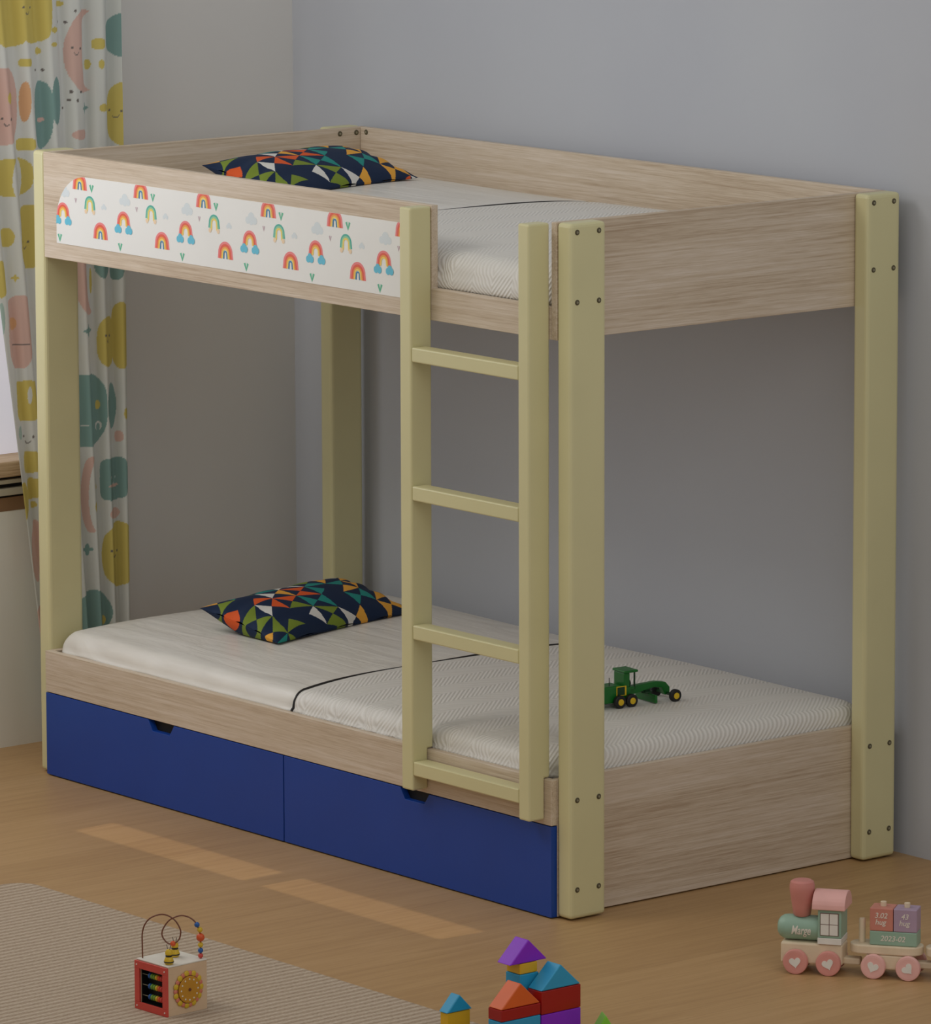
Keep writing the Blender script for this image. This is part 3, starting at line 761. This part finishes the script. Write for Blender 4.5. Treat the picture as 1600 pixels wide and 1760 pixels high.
for k in range(22):
    a = 2 * PI * k / 22; mt = (A_Y, A_SAL if k % 4 == 1 else A_Y)[k % 2]
    fl.ball((h + .002, .0005 + .034 * math.cos(a), cz + .034 * math.sin(a)), .0072 if k % 2 == 0 else .0058, mt if k % 2 == 0 else A_SAL, 10, (.4, 1, 1))
fl.lathe([(.0325, .0006), (.0325, .003)], A_Y, (h, .0005, cz), 0, 40)
sf = kid(fl, 'sunflower', ac, 'yellow and pink petals around the gear')
gd = MB().lathe([(.0303, .003), (.0303, .0042)], A_WIRE, (h, .0005, cz), 0, 40)
gd.lathe([(.029, .003), (.029, .006), (.0275, .0066)], A_GOLD, (h, .0005, cz), 0, 40)
gd.lathe([(.0035, .0066), (.003, .009)], A_WIRE, (h, .0005, cz), 0, 12)
for k in range(12):
    a = 2 * PI * k / 12; gd.ball((h + .0064, .0005 + .0225 * math.cos(a), cz + .0225 * math.sin(a)), .0022, A_TOP, 8, (.5, 1, 1))
kid(gd, 'gear_disc', sf, 'golden disc with a ring of white dots')
# bead wire in the vertical plane from the left corner to the right corner of the top
def wp(zx, zy):
    s_ = (zx - 365) / 790.0; xx = (-h + .009) + s_ * (S - .018); yy = (-h + .009) + s_ * (S - .018)
    zz = S + .0036 + (790 + 20 * s_ - zy) / 8 / 795.0
    return (xx, yy, zz)
path = [(365, 790), (363, 600), (365, 450), (400, 330), (480, 240), (610, 195), (720, 215), (820, 290), (880, 400), (885, 470), (860, 550), (790, 600), (720, 598), (660, 540), (632, 470), (650, 390), (720, 290), (800, 240), (900, 215), (1000, 240), (1080, 300), (1130, 400), (1155, 500), (1155, 650), (1155, 808)]
kid(MB().tube(spline([wp(*p) for p in path], 5), .0016, A_WIRE, 8), 'bead_wire', ac)
for (zx, zy, r, mt) in ((1110, 345, .0058, A_B), (1148, 415, .0060, A_Y), (1155, 520, .0090, A_O), (1155, 622, .0058, A_Y), (1155, 700, .0058, A_B), (1155, 772, .0056, A_RED)):
    kid(MB().ball(wp(zx, zy), r, mt), 'wire_bead', ac)
kid(MB().ball(wp(780, 600), .0060, A_O), 'wire_bead', ac)
for (x_, y_) in ((.038, -.038), (-.004, .012)):
    bee = MB()
    bee.lathe([(.0065, 0), (.0098, .003), (.0105, .008), (.0085, .014), (.006, .0175)], A_Y, (x_, y_, S + .0036), 2, 18)
    bee.lathe([(.0102, .0045), (.0109, .0055), (.0109, .0068), (.0102, .0078)], A_DK, (x_, y_, S + .0036), 2, 18)
    bee.lathe([(.0068, .0170), (.0075, .0180), (.0075, .0195), (.0066, .0202)], A_DK, (x_, y_, S + .0036), 2, 18)
    bee.lathe([(.005, .019), (.0078, .022), (.0080, .027), (.005, .032), (.001, .0335)], A_Y, (x_, y_, S + .0036), 2, 18)
    bee.tube([(x_ - .003, y_, S + .035), (x_ - .005, y_ - .002, S + .046)], .0007, A_DK, 6); bee.tube([(x_ + .003, y_, S + .035), (x_ + .004, y_ + .002, S + .046)], .0007, A_DK, 6)
    kid(bee, 'bee_bead', ac, 'yellow and black striped bee bead')

# toy road grader on the lower mattress
GZ = .3868
gdr = empty('toy_road_grader', (1.700, .43, GZ), math.radians(-6)); tag(gdr, 'green toy road grader with yellow hubs on the lower mattress', 'toy vehicle')
G_G, G_D, G_T, G_Y = P_('grader_green', rgb(14, 104, 32), .35), P_('grader_dark', rgb(8, 58, 22)), P_('tyre', rgb(20, 19, 20), .6), P_('hub', rgb(222, 184, 22), .4)
# local: +Y is forward; visible side is +X
kid(MB().box((-.024, -.075, .012), (.024, .004, .052), G_G, .004), 'engine_hood', gdr)
gcab = MB()
gcab.box((-.022, .004, .016), (.022, .030, .046), G_G, .002); gcab.box((-.022, .010, .046), (.022, .026, .0798), G_G, .002)
for sx_ in (-1, 1): gcab.box((sx_ * .020 - .0016, .0385, .040), (sx_ * .020 + .0016, .0415, .080), G_D)
gcab.box((-.0215, .004, .040), (.0215, .042, .046), G_G, .001)
gc = kid(gcab, 'cab', gdr)
kid(MB().box((-.026, .008, .080), (.026, .047, .086), G_G, .002), 'cab_roof', gdr)
kid(MB().box((.0241, -.014, .028), (.0252, .014, .051), G_Y, .0003).box((.0253, -.012, .030), (.0257, .009, .049), G_D), 'side_grille', gdr)
kid(MB().lathe([(.0075, 0), (.0075, .002)], G_T, (.004, .034, .052), 1, 14), 'steering_wheel', gdr)
kid(MB().tube([(.012, -.026, .05), (.012, -.026, .072)], .0011, G_T, 6), 'exhaust', gdr)
kid(MB().prism([(.026, .020), (.026, .043), (.112, .047), (.138, .043), (.150, .030), (.150, .012), (.136, .012), (.128, .030), (.106, .034)], 0, -.008, .008, G_G, .0015), 'boom', gdr)
kid(MB().box((-.040, .084, .003), (.042, .091, .022), G_G, .001), 'blade', gdr)
kid(MB().lathe([(.014, 0), (.014, .004)], G_D, (0, .088, .0225), 2, 16).box((-.005, .082, .026), (.005, .096, .044), G_D), 'blade_turntable', gdr)
kid(MB().tube([(-.034, .143, .0155), (.034, .143, .0155)], .004, G_D, 8), 'front_axle', gdr)
for (y_, r) in ((-.010, .0155), (.0235, .0155), (.143, .0152)):
    for sx_ in (-1, 1):
        x_ = sx_ * (.026 if y_ < .1 else .034)
        prof = [(r * .8, 0), (r, .002), (r, .010), (r * .86, .0122), (r * .5, .0122)]
        tw = kid(MB().lathe([(a, b * sx_) for a, b in prof], G_T, (x_, y_, r), 0, 22), 'wheel', gdr)
        kid(MB().lathe([(r * .52, .0110 * sx_), (r * .50, .0128 * sx_), (r * .15, .0138 * sx_)], G_Y, (x_, y_, r), 0, 16), 'hub', tw, 'yellow hub')

# ------------------------------------------------------------------ light
wd = bpy.data.worlds.new('world'); scene.world = wd; wd.use_nodes = True
bg = wd.node_tree.nodes['Background']; bg.inputs['Color'].default_value = (.975, .985, .975, 1); bg.inputs['Strength'].default_value = 0.37
def area(name, loc, target, size, power, col):
    l = bpy.data.lights.new(name, 'AREA'); l.shape = 'RECTANGLE'; l.size, l.size_y = size; l.energy = power; l.color = col
    o = bpy.data.objects.new(name, l); COL.objects.link(o); o.location = loc
    o.rotation_euler = (Vector(target) - Vector(loc)).to_track_quat('-Z', 'Y').to_euler(); return o
area('room_light', (.5, -2.7, 3.7), (1.5, .3, .5), (1.5, 1.3), 31, (1.0, .97, .92))
area('overhead_fill', (2.4, -2.0, 4.8), (1.6, .0, .0), (4.0, 3.0), 13, (1.0, .97, .93))  # added soft fill from above to lift the floor, not a real lamp
area('side_light', (5.4, -1.0, 2.6), (.2, .5, 1.3), (2.6, 2.0), 22, (1.0, .98, .95))
area('window_light', (XW + .03, -.95, 1.5), (1.6, -.3, .5), (1.0, 1.3), 10, (.88, .94, 1.0))
sl = bpy.data.lights.new('sun_through_window', 'SPOT'); sl.energy = 1700; sl.spot_size = math.radians(9.4); sl.spot_blend = .02; sl.shadow_soft_size = .012; sl.color = (1.0, .88, .70)
so = bpy.data.objects.new('sun_through_window', sl); COL.objects.link(so); so.location = SUN
so.rotation_euler = (Vector((1.28, -.2, 0)) - SUN).to_track_quat('-Z', 'Y').to_euler()

scene.view_settings.view_transform = 'Standard'; scene.view_settings.look = 'None'; scene.view_settings.exposure = -0.1
